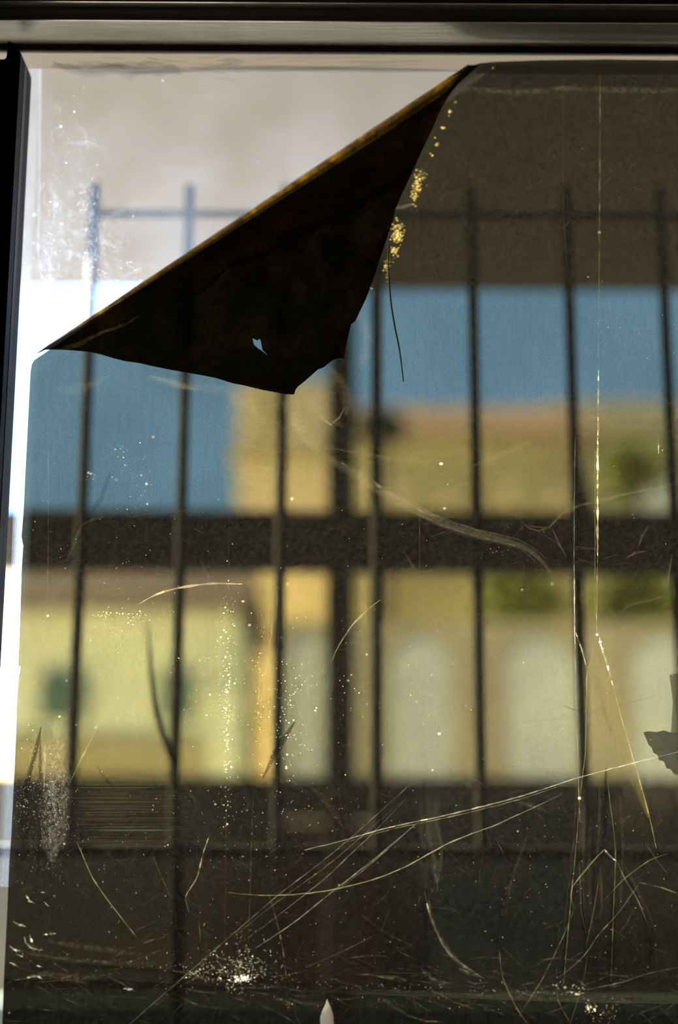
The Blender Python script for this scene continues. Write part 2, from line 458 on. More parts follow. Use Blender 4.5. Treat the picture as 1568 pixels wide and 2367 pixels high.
# ------------------------------------------------------------------ tinted film
def film_mat(name, T, warmcol, veil, flap=False):
    m, n, l = node_mat(name)
    geo = n.new('ShaderNodeNewGeometry'); pos = geo.outputs['Position']
    sp = n.new('ShaderNodeSeparateXYZ'); l.new(pos, sp.inputs[0])
    at = n.new('ShaderNodeAttribute'); at.attribute_name = 'mark'; s2 = n.new('ShaderNodeSeparateColor'); l.new(at.outputs['Color'], s2.inputs[0])
    streak = noise_node(n, l, pos, 60, 5, (8, 1, 0.6)); grain = noise_node(n, l, pos, 1000, 3, (1, 1, 1)); blot = noise_node(n, l, pos, 14, 5)
    tm = math_node(n, l, 'MULTIPLY', ramp_node(n, l, streak, 0.3, 0.7, 0.97, 1.03), ramp_node(n, l, grain, 0.25, 0.75, 0.88, 1.12))
    tm = math_node(n, l, 'MULTIPLY', tm, ramp_node(n, l, blot, 0.3, 0.7, 0.92, 1.08))
    if not flap: tm = math_node(n, l, 'MULTIPLY', tm, at.outputs['Alpha'])
    cc = n.new('ShaderNodeCombineColor')
    for c_, t_ in zip(('Red', 'Green', 'Blue'), T): l.new(math_node(n, l, 'MULTIPLY', tm, t_), cc.inputs[c_])
    tr = n.new('ShaderNodeBsdfTransparent'); l.new(cc.outputs[0], tr.inputs[0])
    tx = ramp_node(n, l, noise_node(n, l, pos, 420, 5, rough=0.7), 0.38, 0.68, 0.0, 1.8)
    one = n.new('ShaderNodeMix'); one.inputs[2].default_value = 1.0; l.new(tx, one.inputs[3])
    if flap: one.inputs[0].default_value = 0.5
    else: l.new(s2.outputs['Blue'], one.inputs[0])
    vb = math_node(n, l, 'MULTIPLY', ramp_node(n, l, noise_node(n, l, pos, 300, 5, rough=0.7), 0.3, 0.75, 0.5, 1.6), veil)
    # veil is thinner towards the bottom of the pane
    vb = math_node(n, l, 'MULTIPLY', vb, ramp_node(n, l, sp.outputs['Z'], P(784, 2200, 0).z, P(784, 1900, 0).z, 0.55, 1.0))
    if not flap:
        for ang, scl, amp, lo in ((0.35, 900, 0.0030, 0.66), (-0.5, 760, 0.0024, 0.67), (1.35, 820, 0.0022, 0.67), (0.9, 1300, 0.003, 0.68)):
            mp_ = n.new('ShaderNodeMapping'); mp_.inputs['Rotation'].default_value = (0, ang, 0); l.new(pos, mp_.inputs[0])
            mp2 = n.new('ShaderNodeMapping'); mp2.inputs['Scale'].default_value = (0.05, 1, 1); l.new(mp_.outputs[0], mp2.inputs[0])
            q_ = n.new('ShaderNodeTexNoise'); q_.inputs['Scale'].default_value = scl; q_.inputs['Detail'].default_value = 2; l.new(mp2.outputs[0], q_.inputs['Vector'])
            patch = ramp_node(n, l, noise_node(n, l, pos, 26 + 9 * ang, 3), 0.48, 0.68)
            vb = math_node(n, l, 'ADD', vb, math_node(n, l, 'MULTIPLY', math_node(n, l, 'MULTIPLY', ramp_node(n, l, q_.outputs[0], lo, lo + 0.06), patch), amp))
        # dust specks bound into the adhesive
        vo = n.new('ShaderNodeTexVoronoi'); vo.inputs['Scale'].default_value = 330; l.new(pos, vo.inputs['Vector'])
        vp = ramp_node(n, l, vo.outputs['Distance'], 0.10, 0.03)
        vs = n.new('ShaderNodeSeparateColor'); l.new(vo.outputs['Color'], vs.inputs[0])
        vp = math_node(n, l, 'MULTIPLY', vp, ramp_node(n, l, vs.outputs['Red'], 0.75, 1.0))
        vb = math_node(n, l, 'ADD', vb, math_node(n, l, 'MULTIPLY', vp, math_node(n, l, 'MULTIPLY', ramp_node(n, l, sp.outputs['Z'], P(784, 1000, 0).z, P(784, 1500, 0).z), 0.02)))
    if flap:
        wr = noise_node(n, l, pos, 45, 6, (1, 1, 1), 0.6)
        fac = math_node(n, l, 'MULTIPLY', vb, ramp_node(n, l, wr, 0.4, 0.75, 0.4, 2.5), True)
    else:
        fac = math_node(n, l, 'ADD', vb, math_node(n, l, 'MULTIPLY', s2.outputs['Red'], one.outputs[0]), True)
    tl = n.new('ShaderNodeBsdfTranslucent')
    if flap: tl.inputs[0].default_value = warmcol + (1,)
    else:
        mc = n.new('ShaderNodeMix'); mc.data_type = 'RGBA'; l.new(s2.outputs['Green'], mc.inputs[0]); mc.inputs[6].default_value = (0.92, 0.84, 0.68, 1); mc.inputs[7].default_value = warmcol + (1,)
        l.new(mc.outputs[2], tl.inputs[0])
    mx = n.new('ShaderNodeMixShader'); l.new(fac, mx.inputs[0]); l.new(tr.outputs[0], mx.inputs[1]); l.new(tl.outputs[0], mx.inputs[2])
    gl = n.new('ShaderNodeBsdfGlossy'); gl.inputs['Roughness'].default_value = 0.15
    bp = n.new('ShaderNodeBump'); bp.inputs['Strength'].default_value = 0.4; bp.inputs['Distance'].default_value = 0.0008
    l.new(noise_node(n, l, pos, 90, 4), bp.inputs['Height']); l.new(bp.outputs[0], gl.inputs['Normal'])
    m2 = n.new('ShaderNodeMixShader'); m2.inputs[0].default_value = 0.05
    l.new(mx.outputs[0], m2.inputs[1]); l.new(gl.outputs[0], m2.inputs[2])
    o = n.new('ShaderNodeOutputMaterial'); l.new(m2.outputs[0], o.inputs[0])
    return m

GOLD = (0.95, 0.70, 0.16)  # gold of the fold highlights, used as colour for warm marks
M_film = film_mat('bronze_tint_film', (0.067, 0.064, 0.043), GOLD, 0.0009)
M_flap = film_mat('bronze_tint_film_back', (0.008, 0.005, 0.002), (0.55, 0.36, 0.16), 0.0045, True)

film = empty('window_film', P(784, 2367, -0.0012), 'dark scratched tint film on the window glass, upper corner peeled and folded down', 'window film')

out = [(88, 826), (1090, 152), (1110, 146), (1140, 143), (1250, 139), (1400, 137), (1568, 139), (2000, 141), (2000, 2900), (-25, 2900), (-2, 2500), (5, 2367), (9, 2260), (12, 2200), (17, 2100), (21, 2000), (26, 1930), (31, 1830), (37, 1690), (39, 1620), (44, 1560), (42, 1540), (46, 1440), (50, 1320), (54, 1262), (50, 1240), (54, 1190), (58, 1100), (63, 1000), (68, 900), (70, 860), (73, 842), (79, 832)]
F = Sheet(out)
S = F
# holes
S.poly([(757, 2308), (753, 2322), (745, 2338), (740, 2352), (741, 2372), (744, 2400), (764, 2402), (772, 2370), (771, 2348), (766, 2330), (760, 2316)], hole=True)
S.poly([(41, 1540), (47, 1540), (46, 1556), (40, 1556)], hole=True)
# adhesive band along the top edge
S.poly([(1120, 150), (1568, 146), (1600, 146), (1600, 200), (1100, 202), (1060, 205)], 0, 0, 0, 0.62)
S.soft([(1050, 222), (1090, 204), (1180, 214), (1260, 208), (1340, 203), (1450, 212), (1580, 210)], 15, 0.004, 0.35, 1, jit=2.5, n=4)
S.soft([(1032, 236), (1060, 208), (1100, 182), (1140, 158)], 20, 0.0035, 0.1, 0.2, jit=1)
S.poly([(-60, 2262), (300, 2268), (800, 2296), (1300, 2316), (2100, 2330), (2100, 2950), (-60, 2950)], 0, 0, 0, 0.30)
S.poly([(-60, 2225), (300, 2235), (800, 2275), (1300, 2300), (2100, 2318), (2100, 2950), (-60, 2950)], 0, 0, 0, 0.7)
# golden sparkle row beside the fold, glints painted on as specks
for x, y, r, b in ((1141, 157, 3.5, .10), (1062, 170, 3, .09), (1053, 236, 4, .015), (1040, 258, 4.5, .06), (1038, 268, 3, .02), (1024, 295, 4.5, .06), (1006, 318, 3, .03), (1010, 333, 6, .03), (1000, 360, 4, .04), (996, 355, 3, .03)):
    for _ in range(7): S.speck(random.gauss(x, r * .35), random.gauss(y, r * .35), r * .6, b * .45, 0.95)
for cx, cy, sx, sy, n_, b in ((978, 405, 5, 8, 30, .035), (965, 425, 5, 12, 60, .08), (958, 452, 5, 9, 40, .06), (921, 528, 6, 11, 50, .07), (918, 550, 8, 9, 60, .10), (912, 580, 5, 8, 36, .07), (893, 620, 3, 10, 26, .05), (898, 604, 3, 8, 14, .03)):
    for _ in range(n_): S.speck(random.gauss(cx, sx), random.gauss(cy, sy), random.uniform(1.2, 3.2), b * random.uniform(.3, 1.2) * .6, 0.95)
S.soft([(1142, 145), (1150, 135)], 8, .03, 1)
S.soft([(912, 482), (935, 478), (960, 470)], 12, 0.010, 0.1, 0.6, n=4)
S.soft([(845, 660), (862, 668)], 9, 0.045, 0.2, 0.3); S.soft([(832, 695), (846, 706)], 8, 0.02, 0.1, 0.3)
# pale stress haze spreading from the flap tip
for a in ([(640, 905), (680, 970), (740, 1030)], [(700, 900), (740, 950), (790, 985)], [(760, 850), (800, 900), (800, 960)], [(340, 875), (420, 890), (520, 905), (600, 960)], [(560, 900), (600, 980), (560, 1040)], [(820, 700), (850, 780), (830, 850)], [(250, 870), (180, 900), (120, 900)]):
    S.soft(a, 30, 0.004, 0.45, 0.5, jit=3, n=5)
S.soft([(345, 868), (390, 882), (450, 900)], 16, 0.007, 0.6, 0.2, n=5)
S.soft([(740, 960), (755, 975), (770, 985)], 8, 0.02, 0.4, 0.4); S.soft([(760, 985), (785, 965), (798, 940)], 6, 0.012, 0.4, 0.4)
# long pale curved crease
big = [(670, 960), (705, 1015), (760, 1058), (820, 1095), (880, 1135), (960, 1178), (1060, 1222), (1180, 1253), (1235, 1280), (1275, 1325)]
S.soft(big, 26, 0.0055, 0.35, 0.35, jit=1.5, n=5)
S.ribbon([(790, 1068), (880, 1128), (960, 1172), (1060, 1216)], 5, 0.006, 0.3, 0.9, jit=1.2, bead=.6)
S.ribbon([(820, 1100), (900, 1155), (980, 1196), (1080, 1235), (1190, 1262), (1250, 1310)], 4, 0.004, 0.3, 0.5, jit=.8)
S.ribbon([(860, 1120), (960, 1168), (1080, 1218), (1200, 1248), (1262, 1290)], 3, 0.005, 0.3, 0.5, jit=.8)
for a, w, b in (([(745, 1032), (860, 1052), (960, 1066), (1025, 1072), (1095, 1075)], 5, .006), ([(1095, 1077), (1140, 1060), (1190, 1040), (1235, 1016)], 13, .006), ([(690, 1020), (740, 1030)], 8, .012),
                ([(1205, 1203), (1222, 1222), (1245, 1228), (1270, 1218), (1300, 1190), (1320, 1175), (1450, 1142), (1568, 1118)], 6, .007), ([(1215, 1215), (1265, 1220)], 12, .006), ([(1278, 1222), (1292, 1255), (1308, 1285)], 5, .008),
                ([(1330, 1265), (1375, 1268)], 7, .007), ([(1395, 1292), (1430, 1282)], 5, .008), ([(1448, 1290), (1470, 1278), (1495, 1274)], 8, .007), ([(1500, 1215), (1485, 1240), (1478, 1262)], 8, .007),
                ([(1440, 1412), (1460, 1398), (1500, 1388), (1540, 1376)], 9, .005), ([(1555, 1280), (1545, 1340), (1540, 1370)], 6, .006), ([(860, 1385), (960, 1400), (1040, 1418), (1300, 1425)], 6, .003), ([(1000, 1418), (1150, 1435), (1300, 1428)], 4, .003),
                ([(780, 1490), (900, 1480), (960, 1465)], 5, .0035), ([(770, 1505), (850, 1495), (930, 1490)], 4, .003), ([(1130, 1670), (1250, 1668), (1400, 1655)], 2, .0), ([(930, 1270), (955, 1310), (970, 1335), (1010, 1305)], 6, .004),
                ([(190, 1212), (170, 1260), (152, 1300)], 12, .004), ([(190, 1212), (215, 1200), (240, 1195)], 9, .004), ([(160, 1330), (130, 1370), (105, 1430)], 10, .003), ([(460, 1290), (480, 1330), (490, 1370)], 5, .004), ([(300, 1195), (360, 1185), (480, 1178)], 3, .003),
                ([(570, 1138), (620, 1126), (660, 1126)], 6, .004), ([(1410, 1170), (1440, 1200)], 4, .003)):
    S.soft(a, w, b, 0.4, 0.5, jit=1.2, n=3)
# gold and white scratches: points, width, strength, warmth, bead
G = [
 ([(320, 1397), (345, 1382), (380, 1367), (430, 1356), (490, 1349), (560, 1350)], 6, .050, .55, .5),
 ([(880, 1386), (850, 1410), (815, 1445), (785, 1490), (765, 1532)], 4, .028, .5, .4),
 ([(1330, 1010), (1328, 1200), (1328, 1400), (1330, 1510), (1336, 1750), (1341, 1900)], 2.2, .030, .2, .5),
 ([(1329, 1340), (1329, 1460), (1331, 1500)], 3.4, .050, .1, .5),
 ([(1331, 1460), (1346, 1505), (1357, 1548)], 3.5, .045, .3, .5),
 ([(1376, 1472), (1368, 1515), (1358, 1560), (1356, 1620), (1353, 1740), (1341, 1845)], 2.2, .035, .75, .2),
 ([(1341, 1845), (1332, 1960), (1322, 2060), (1314, 2150), (1303, 2275)], 2.0, .020, .75, .4),
 ([(1376, 1000), (1376, 1470)], 1.8, .022, .9, .2), ([(1392, 1400), (1400, 1470), (1412, 1540), (1440, 1620)], 1.5, .014, .9, .2),
 ([(1388, 140), (1387, 400), (1385, 700), (1384, 860)], 2.6, .009, .6, .5),
 ([(1302, 150), (1304, 500), (1318, 680)], 1.5, .004, .8, .3),
 ([(1384, 850), (1383, 980), (1382, 1040)], 4.0, .035, .6, .9),
 ([(1382, 1000), (1382, 1120), (1382, 1290)], 5.5, .080, .55, .9), ([(1382, 1290), (1380, 1380), (1380, 1470)], 3, .020, .5, .6),
 ([(1386, 1472), (1392, 1500), (1402, 1530), (1419, 1590)], 5, .075, .2, 1.0), ([(1418, 1590), (1428, 1625), (1440, 1670), (1462, 1745), (1478, 1800), (1500, 1880), (1518, 1960)], 2.8, .035, .55, .4),
 ([(1400, 1765), (1410, 1850), (1423, 1965), (1419, 2100), (1413, 2270)], 1.8, .018, .8, .3),
 ([(705, 1965), (730, 1958), (775, 1948), (900, 1913), (1050, 1880), (1200, 1842), (1340, 1797), (1460, 1765), (1568, 1738)], 3.0, .055, .35, .35),
 ([(790, 1950), (900, 1918), (1050, 1886), (1200, 1848), (1300, 1815)], 1.6, .030, .35, .4),
 ([(527, 2062), (580, 2068), (660, 2069), (760, 2058), (860, 2034), (940, 2002), (1040, 1948), (1150, 1905), (1280, 1845), (1300, 1835)], 2.4, .045, .45, .3),
 ([(300, 2367), (420, 2262), (540, 2158), (640, 2072), (740, 1995), (830, 1920), (985, 1780)], 2.0, .016, .35, .4),
 ([(540, 2165), (650, 2078), (760, 1998), (880, 1895), (930, 1850)], 1.6, .013, .35, .4),
 ([(575, 2168), (640, 2118), (740, 2040), (800, 1985), (870, 1918), (940, 1845)], 2.0, .020, .4, .4),
 ([(590, 2192), (680, 2132), (760, 2068), (860, 1990), (985, 1885)], 2.4, .028, .35, .4), ([(770, 2065), (860, 1995), (960, 1905)], 1.6, .022, .35, .4),
 ([(178, 1945), (190, 1975), (215, 2030), (260, 2095), (315, 2165)], 2.4, .028, .55, .3),
 ([(485, 1930), (470, 1970), (462, 2005), (452, 2035), (430, 2072), (437, 2108)], 3.2, .026, .45, .8), ([(460, 2128), (463, 2180)], 2, .015, .9, .3),
 ([(255, 1612), (225, 1680), (190, 1750), (160, 1812)], 3, .020, .6, .3), ([(350, 1970), (375, 2030), (400, 2080)], 2, .007, .6, .3),
 ([(1398, 1963), (1365, 1998), (1324, 2050), (1320, 2070), (1327, 2098)], 2.6, .032, .55, .3), ([(1398, 1963), (1410, 1978), (1425, 1990)], 5, .05, .1, .8),
 ([(1425, 1988), (1450, 2040), (1475, 2080), (1495, 2130)], 3, .010, .3, .5),
 ([(1545, 1973), (1500, 1990), (1440, 2035), (1400, 2078)], 2.2, .020, .75, .3), ([(1480, 2040), (1430, 2110), (1385, 2160), (1350, 2210), (1290, 2262)], 2.2, .014, .3, .4),
 ([(1330, 2095), (1300, 2170), (1250, 2270), (1205, 2340)], 2, .012, .3, .4), ([(1155, 2200), (1163, 2260), (1195, 2330), (1220, 2367)], 2.4, .018, .6, .3),
 ([(1568, 2236), (1500, 2250), (1420, 2275), (1340, 2290)], 2, .012, .3, .4), ([(1480, 2040), (1530, 2052), (1568, 2066)], 3, .012, .5, .5),
 ([(1360, 2200), (1350, 2260), (1330, 2330), (1318, 2367)], 2, .010, .4, .4), ([(1290, 2270), (1290, 2310), (1320, 2367)], 2, .010, .5, .4),
 ([(1490, 1945), (1520, 1990), (1545, 2020)], 3, .008, .3, .5), ([(1434, 1905), (1460, 1882)], 2, .012, .6, .3), ([(1150, 1945), (1165, 1975)], 2, .01, .6, .3), ([(1064, 1836), (1076, 1828)], 2, .03, .5, .3),
 ([(1522, 1010), (1523, 1050)], 3, .045, .3, .5), ([(1340, 1990), (1345, 2110), (1355, 2150)], 1.8, .012, .6, .3), ([(1390, 2000), (1372, 2110), (1355, 2190)], 2, .010, .7, .4),
 ([(634, 1410), (622, 1500), (600, 1650)], 3, .018, .8, .4), ([(600, 1560), (596, 1680)], 5, .020, .7, .7),
 ([(110, 900), (112, 1200), (108, 1450), (105, 1700)], 3, .005, .5, .4), ([(530, 1180), (528, 1460), (524, 1800), (520, 2260)], 2.5, .0025, .7, .5), ([(588, 1780), (580, 2000), (572, 2260)], 3, .0022, .7, .6),
 ([(970, 1150), (972, 1500)], 1.6, .005, .4, .4), ([(642, 1380), (636, 1440)], 2.5, .02, .5, .5),
 ([(982, 2060), (990, 2100), (1008, 2150), (1040, 2205), (1100, 2250), (1120, 2262)], 5, .010, .5, .6),
 ([(700, 2240), (800, 2195), (870, 2160)], 2, .008, .2, .4), ([(620, 2060), (640, 2130), (655, 2200), (662, 2260)], 4, .006, .5, .7),
]
for pts, w, b, wm, bd in G: S.ribbon(pts, w * 0.8, b * 1.0, wm, 0, 1, jit=0.25, bead=bd, step=9 if bd > .55 else 14)
# wide folds by the long creases, their gold highlight put in as colour
S.soft([(1382, 1490), (1398, 1560), (1430, 1670), (1470, 1800), (1500, 1890)], 30, 0.009, 1.0, 0.1, 0.85, n=4)
S.soft([(1410, 1500), (1440, 1600), (1480, 1760)], 24, 0.002, 0.8, 0.1, 0.95, n=4)
S.soft([(1380, 1560), (1400, 1650), (1425, 1720)], 14, 0.001, 0.8, 0.1, 0.86, n=3)
# dark creases
for a, w, d in (([(1402, 1775), (1401, 1860), (1396, 1965)], 13, .35), ([(1342, 1540), (1345, 1700), (1348, 1840)], 12, .72), ([(1340, 1850), (1322, 2020), (1310, 2150), (1300, 2275)], 18, .5), ([(1418, 2050), (1415, 2200), (1408, 2290)], 16, .45),
                ([(1468, 1810), (1495, 1890), (1520, 1960), (1532, 2010)], 8, .45), ([(1425, 1990), (1450, 2030), (1480, 2090), (1500, 2160)], 10, .5), ([(1495, 2130), (1500, 2200), (1495, 2260)], 22, .7),
                ([(952, 1900), (972, 1960), (990, 2010), (1002, 2058)], 12, .6), ([(978, 1800), (982, 1880), (980, 1940)], 10, .65), ([(975, 2060), (985, 2140), (990, 2240)], 14, .6), ([(1212, 1950), (1185, 2010), (1165, 2080), (1150, 2180)], 12, .6),
                ([(95, 1680), (82, 1740), (66, 1800), (60, 1860)], 12, .35), ([(60, 1800), (56, 1900), (52, 2000)], 22, .5), ([(92, 1700), (94, 1900), (84, 2040)], 10, .5), ([(682, 1668), (655, 1710), (632, 1750), (608, 1800)], 15, .38),
                ([(222, 1770), (245, 1800), (272, 1830)], 9, .6), ([(244, 1800), (258, 1815), (270, 1832)], 8, .5), ([(180, 1890), (188, 1920), (190, 1950)], 12, .6), ([(140, 1815), (155, 1808), (165, 1830)], 12, .4),
                ([(255, 1090), (235, 1150), (205, 1195), (190, 1240)], 14, .75), ([(205, 1280), (190, 1320), (180, 1350)], 14, .7), ([(290, 1200), (296, 1240)], 6, .6), ([(190, 900), (200, 1000), (215, 1090)], 16, .88), ([(1335, 1060), (1342, 1120), (1352, 1175)], 14, .75),
                ([(900, 2290), (1100, 2296), (1300, 2304), (1568, 2312)], 8, .5), ([(20, 2215), (200, 2232), (400, 2245), (600, 2268), (800, 2280)], 8, .55), ([(855, 2130), (930, 2180), (955, 2200)], 8, .6),
                ([(1300, 1630), (1325, 1640), (1345, 1645)], 3, .5), ([(1130, 1672), (1230, 1668), (1330, 1655), (1568, 1595)], 2.5, .8), ([(1500, 1741), (1568, 1722)], 3, .6), ([(905, 620), (906, 660)], 1.5, .6), ([(430, 1480), (640, 1560), (640, 1580)], 1.5, 1)):
    S.soft(a, w, 0, 0, 0, d, jit=0.8, n=3)
# dark ragged patch of residue at the edge
S.poly([(1488, 1693), (1498, 1690), (1520, 1692), (1535, 1688), (1552, 1694), (1600, 1690), (1600, 1800), (1560, 1790), (1550, 1778), (1541, 1776), (1535, 1760), (1524, 1757), (1520, 1745), (1511, 1740), (1507, 1728), (1500, 1722), (1494, 1708)], 0.0012, 0.2, 0, 0.17)
S.poly([(1548, 1560), (1600, 1550), (1600, 1690), (1552, 1694), (1556, 1620)], 0.0006, 0.2, 0, 0.35)
S.soft([(1440, 1830), (1500, 1830), (1600, 1820)], 90, 0.0022, 0.3, 0.2, 1, n=6); S.soft([(1400, 1870), (1560, 1870)], 130, 0.0012, 0.3, 0.2, 1, n=6)
# pale brown wrinkles
for a, w, b, wm in (([(985, 1900), (1000, 1960), (1008, 2020), (1012, 2060)], 12, .004, .5), ([(990, 2080), (1010, 2150), (1050, 2215), (1085, 2245), (1110, 2262)], 9, .004, .6), ([(975, 2240), (1000, 2262), (1035, 2272)], 14, .0045, .8), ([(880, 2255), (920, 2260), (945, 2268)], 14, .0045, .9),
                    ([(1060, 2240), (1085, 2250), (1100, 2256)], 13, .008, .9), ([(830, 2110), (880, 2150), (960, 2190)], 6, .003, .4), ([(850, 2288), (1000, 2294), (1200, 2302), (1568, 2312)], 9, .0028, .5), ([(110, 2175), (200, 2190), (330, 2205)], 16, .003, .7), ([(20, 2195), (100, 2210), (240, 2225), (330, 2228)], 10, .003, .6),
                    ([(60, 2160), (80, 2190), (100, 2195)], 14, .003, .6), ([(60, 2255), (110, 2250), (180, 2262), (260, 2250)], 18, .0025, .6), ([(870, 2300), (900, 2320), (940, 2345)], 10, .004, .6), ([(660, 2305), (700, 2320), (760, 2318)], 8, .003, .5), ([(420, 1800), (440, 1835), (455, 1860)], 9, .003, .8), ([(720, 1820), (760, 1860), (795, 1915)], 12, .003, .7),
                    ([(450, 1870), (442, 1900)], 6, .003, .6), ([(1210, 1960), (1190, 2005), (1172, 2060), (1158, 2120)], 9, .002, .9), ([(1180, 1850), (1240, 1865), (1270, 1878)], 10, .0035, .6), ([(640, 2120), (700, 2115), (740, 2125)], 8, .001, .4)):
    S.soft(a, w, b * 0.9, wm * .45, 0.9, jit=1.6, n=4)
# random fine wrinkles at the bottom
for _ in range(230):
    x = random.uniform(30, 1540); y = 2250 + x * 0.03 + random.gauss(0, 35); L_ = random.uniform(20, 110); a = random.gauss(0.04, 0.35)
    S.ribbon([(x, y), (x + L_ * .5, y + L_ * .5 * a + random.gauss(0, 4)), (x + L_, y + L_ * a)], random.uniform(1.2, 3.5), random.uniform(.0008, .005), random.uniform(.1, .5), .8, jit=.7, bead=.6)
for _ in range(170):
    x = random.uniform(30, 1540); y = random.uniform(1850, 2367); L_ = random.uniform(15, 90); a = random.uniform(0, 3.14)
    S.ribbon([(x, y), (x + L_ * .5 * math.cos(a) + random.gauss(0, 5), y + L_ * .5 * math.sin(a)), (x + L_ * math.cos(a), y + L_ * math.sin(a))], random.uniform(1, 3), random.uniform(.0005, .003), random.uniform(.1, .5), .8, jit=.6)
for _ in range(90):                                  # wrinkled patch, right of centre
    x = random.gauss(1190, 90); y = random.gauss(1800, 45); L_ = random.uniform(15, 50); a = random.gauss(0.6, .4)
    S.ribbon([(x, y), (x + L_ * math.cos(a), y + L_ * math.sin(a))], random.uniform(2, 5), random.uniform(.001, .003), .6, .5, dark=random.uniform(.85, 1.05), jit=.8)
for _ in range(110):
    x = random.uniform(600, 1500); y = random.uniform(980, 1500); L_ = random.uniform(20, 90); a = random.gauss(-.2, .5)
    S.ribbon([(x, y), (x + L_ * .5, y + L_ * .5 * a + random.gauss(0, 5)), (x + L_, y + L_ * a)], random.uniform(2, 5), random.uniform(.0004, .0018), .4, .7, jit=1)
for _ in range(170):                                  # fine rubbing lines, left
    y = random.choice([random.gauss(1850, 30), random.uniform(1640, 1960)]); x = random.uniform(165, 240); L_ = random.uniform(80, 220)
    S.ribbon([(x, y), (x + L_, y + random.uniform(-1, 1))], random.uniform(.7, 1.4), random.uniform(.0006, .0035), .5, 0, taper=False, step=60)
S.ribbon([(225, 1919), (400, 1919)], 1.8, .012, .6, 0)
for _ in range(25):
    y = random.uniform(1470, 1650); x = random.uniform(60, 300); L_ = random.uniform(80, 200)
    S.ribbon([(x, y), (x + L_, y + random.uniform(-1, 1))], 1.2, random.uniform(.001, .004), .6, 0, taper=False, step=60)
# silvery adhesive bubbles at lower left
S.soft([(128, 1660), (128, 1800), (126, 1900), (120, 1990)], 74, 0.008, 0.05, 1.0, 1, jit=3, n=5)
S.soft([(104, 1720), (102, 1830)], 5, 0.02, 0.05, .7, n=2)
S.cloud(1100, 124, 1850, 20, 75, .016, 0.05, 1.15)
for _ in range(160): S.ribbon([(x := random.uniform(95, 160), y := random.gauss(1830, 70)), (x + random.uniform(-4, 4), y + random.uniform(4, 16))], random.uniform(1.5, 3), random.uniform(.006, .025), .05, 0)
S.cloud(420, 62, 1800, 20, 90, .018, 0.05, 1.2)
S.cloud(90, 95, 1660, 40, 40, .02, 0.3, 1.6)
# dust, with glints painted in among it as bright marks
S.cloud(150, 526, 1640, 6, 120, .09, .45, 1.7)
S.cloud(150, 525, 1560, 14, 90, .05, .5, 1.2)
S.cloud(380, 600, 1660, 110, 110, .05, .45, 1.25)
S.cloud(150, 675, 1640, 28, 80, .07, .4, 1.4)
S.cloud(70, 598, 1600, 8, 90, .06, .6, 1.5)
S.cloud(120, 300, 1500, 110, 80, .045, .4, 1.25)
S.cloud(50, 310, 1430, 18, 12, .06, .4, 1.8); S.cloud(30, 240, 1422, 22, 6, .06, .4, 1.8)
S.cloud(120, 950, 1620, 70, 100, .045, .4, 1.2)
S.cloud(140, 600, 1900, 130, 70, .03, .4, 1.2)
S.cloud(260, 780, 1500, 760, 480, .028, .4, 1.05, True)
S.cloud(120, 1250, 700, 330, 400, .008, .3, 1.2, True)
S.cloud(240, 780, 2100, 760, 260, .018, .4, 1.1, True)
S.cloud(26, 325, 1110, 14, 50, .03, -0.0, 1.9); S.cloud(20, 280, 1070, 12, 22, .03, 0, 1.9); S.cloud(12, 210, 1100, 8, 8, .03, 0, 1.6)
S.cloud(50, 1450, 780, 60, 90, .014, .1, 1.6)
S.cloud(180, 540, 2245, 42, 22, .045, .3, 1.4); S.cloud(60, 560, 2262, 16, 4, .14, .05, 1.9)
S.cloud(60, 553, 2200, 8, 40, .035, .7, 1.4); S.cloud(40, 450, 2250, 15, 8, .05, .3, 1.5)
S.cloud(60, 1395, 2335, 18, 14, .03, .5, 1.5); S.cloud(40, 1325, 2290, 20, 8, .05, .1, 1.5); S.cloud(30, 1362, 2330, 5, 6, .06, .2, 1.7)
for i in range(110):
    x = random.uniform(20, 1300); y = 2195 + 0.105 * min(x, 800) + 0.03 * max(0, x - 800) + random.gauss(0, 5); S.speck(x, y, random.uniform(.8, 2), random.uniform(.005, .03), .3)
for pts in ([(30, 2130), (45, 2138), (60, 2142)], [(55, 2165), (60, 2180), (75, 2192), (100, 2196)], [(22, 2185), (32, 2195), (48, 2198)], [(22, 2225), (35, 2230), (42, 2234)], [(85, 2232), (98, 2236)], [(60, 2260), (80, 2257), (98, 2262)], [(60, 2068), (68, 2082), (80, 2088)], [(95, 2062), (105, 2064)], [(102, 2085), (112, 2095)], [(285, 2285), (310, 2287)], [(68, 2160), (75, 2180)], [(100, 2160), (130, 2158)], [(38, 2205), (52, 2212)]):
    S.ribbon(pts, 4, .04, .15, 0, 1, jit=.6, bead=.7, step=5)
for _ in range(420):
    x = random.uniform(60, 1560); y = random.uniform(1150, 2340); a = random.uniform(0, 3.14); q = random.uniform(1.5, 4)
    S.ribbon([(x, y), (x + q * math.cos(a), y + q * math.sin(a))], random.uniform(.8, 1.6), random.uniform(.01, .06), random.uniform(0, .6), 0, taper=False)
for _ in range(150):  # white glints painted in as short bright strokes
    x = random.gauss(560, 60); y = random.gauss(2235, 30); a = random.uniform(0, 3.14); q = random.uniform(2, 7)
    S.ribbon([(x, y), (x + q * math.cos(a), y + q * math.sin(a))], random.uniform(.7, 1.5), random.uniform(.01, .06), random.uniform(0, .4), 0, taper=False)
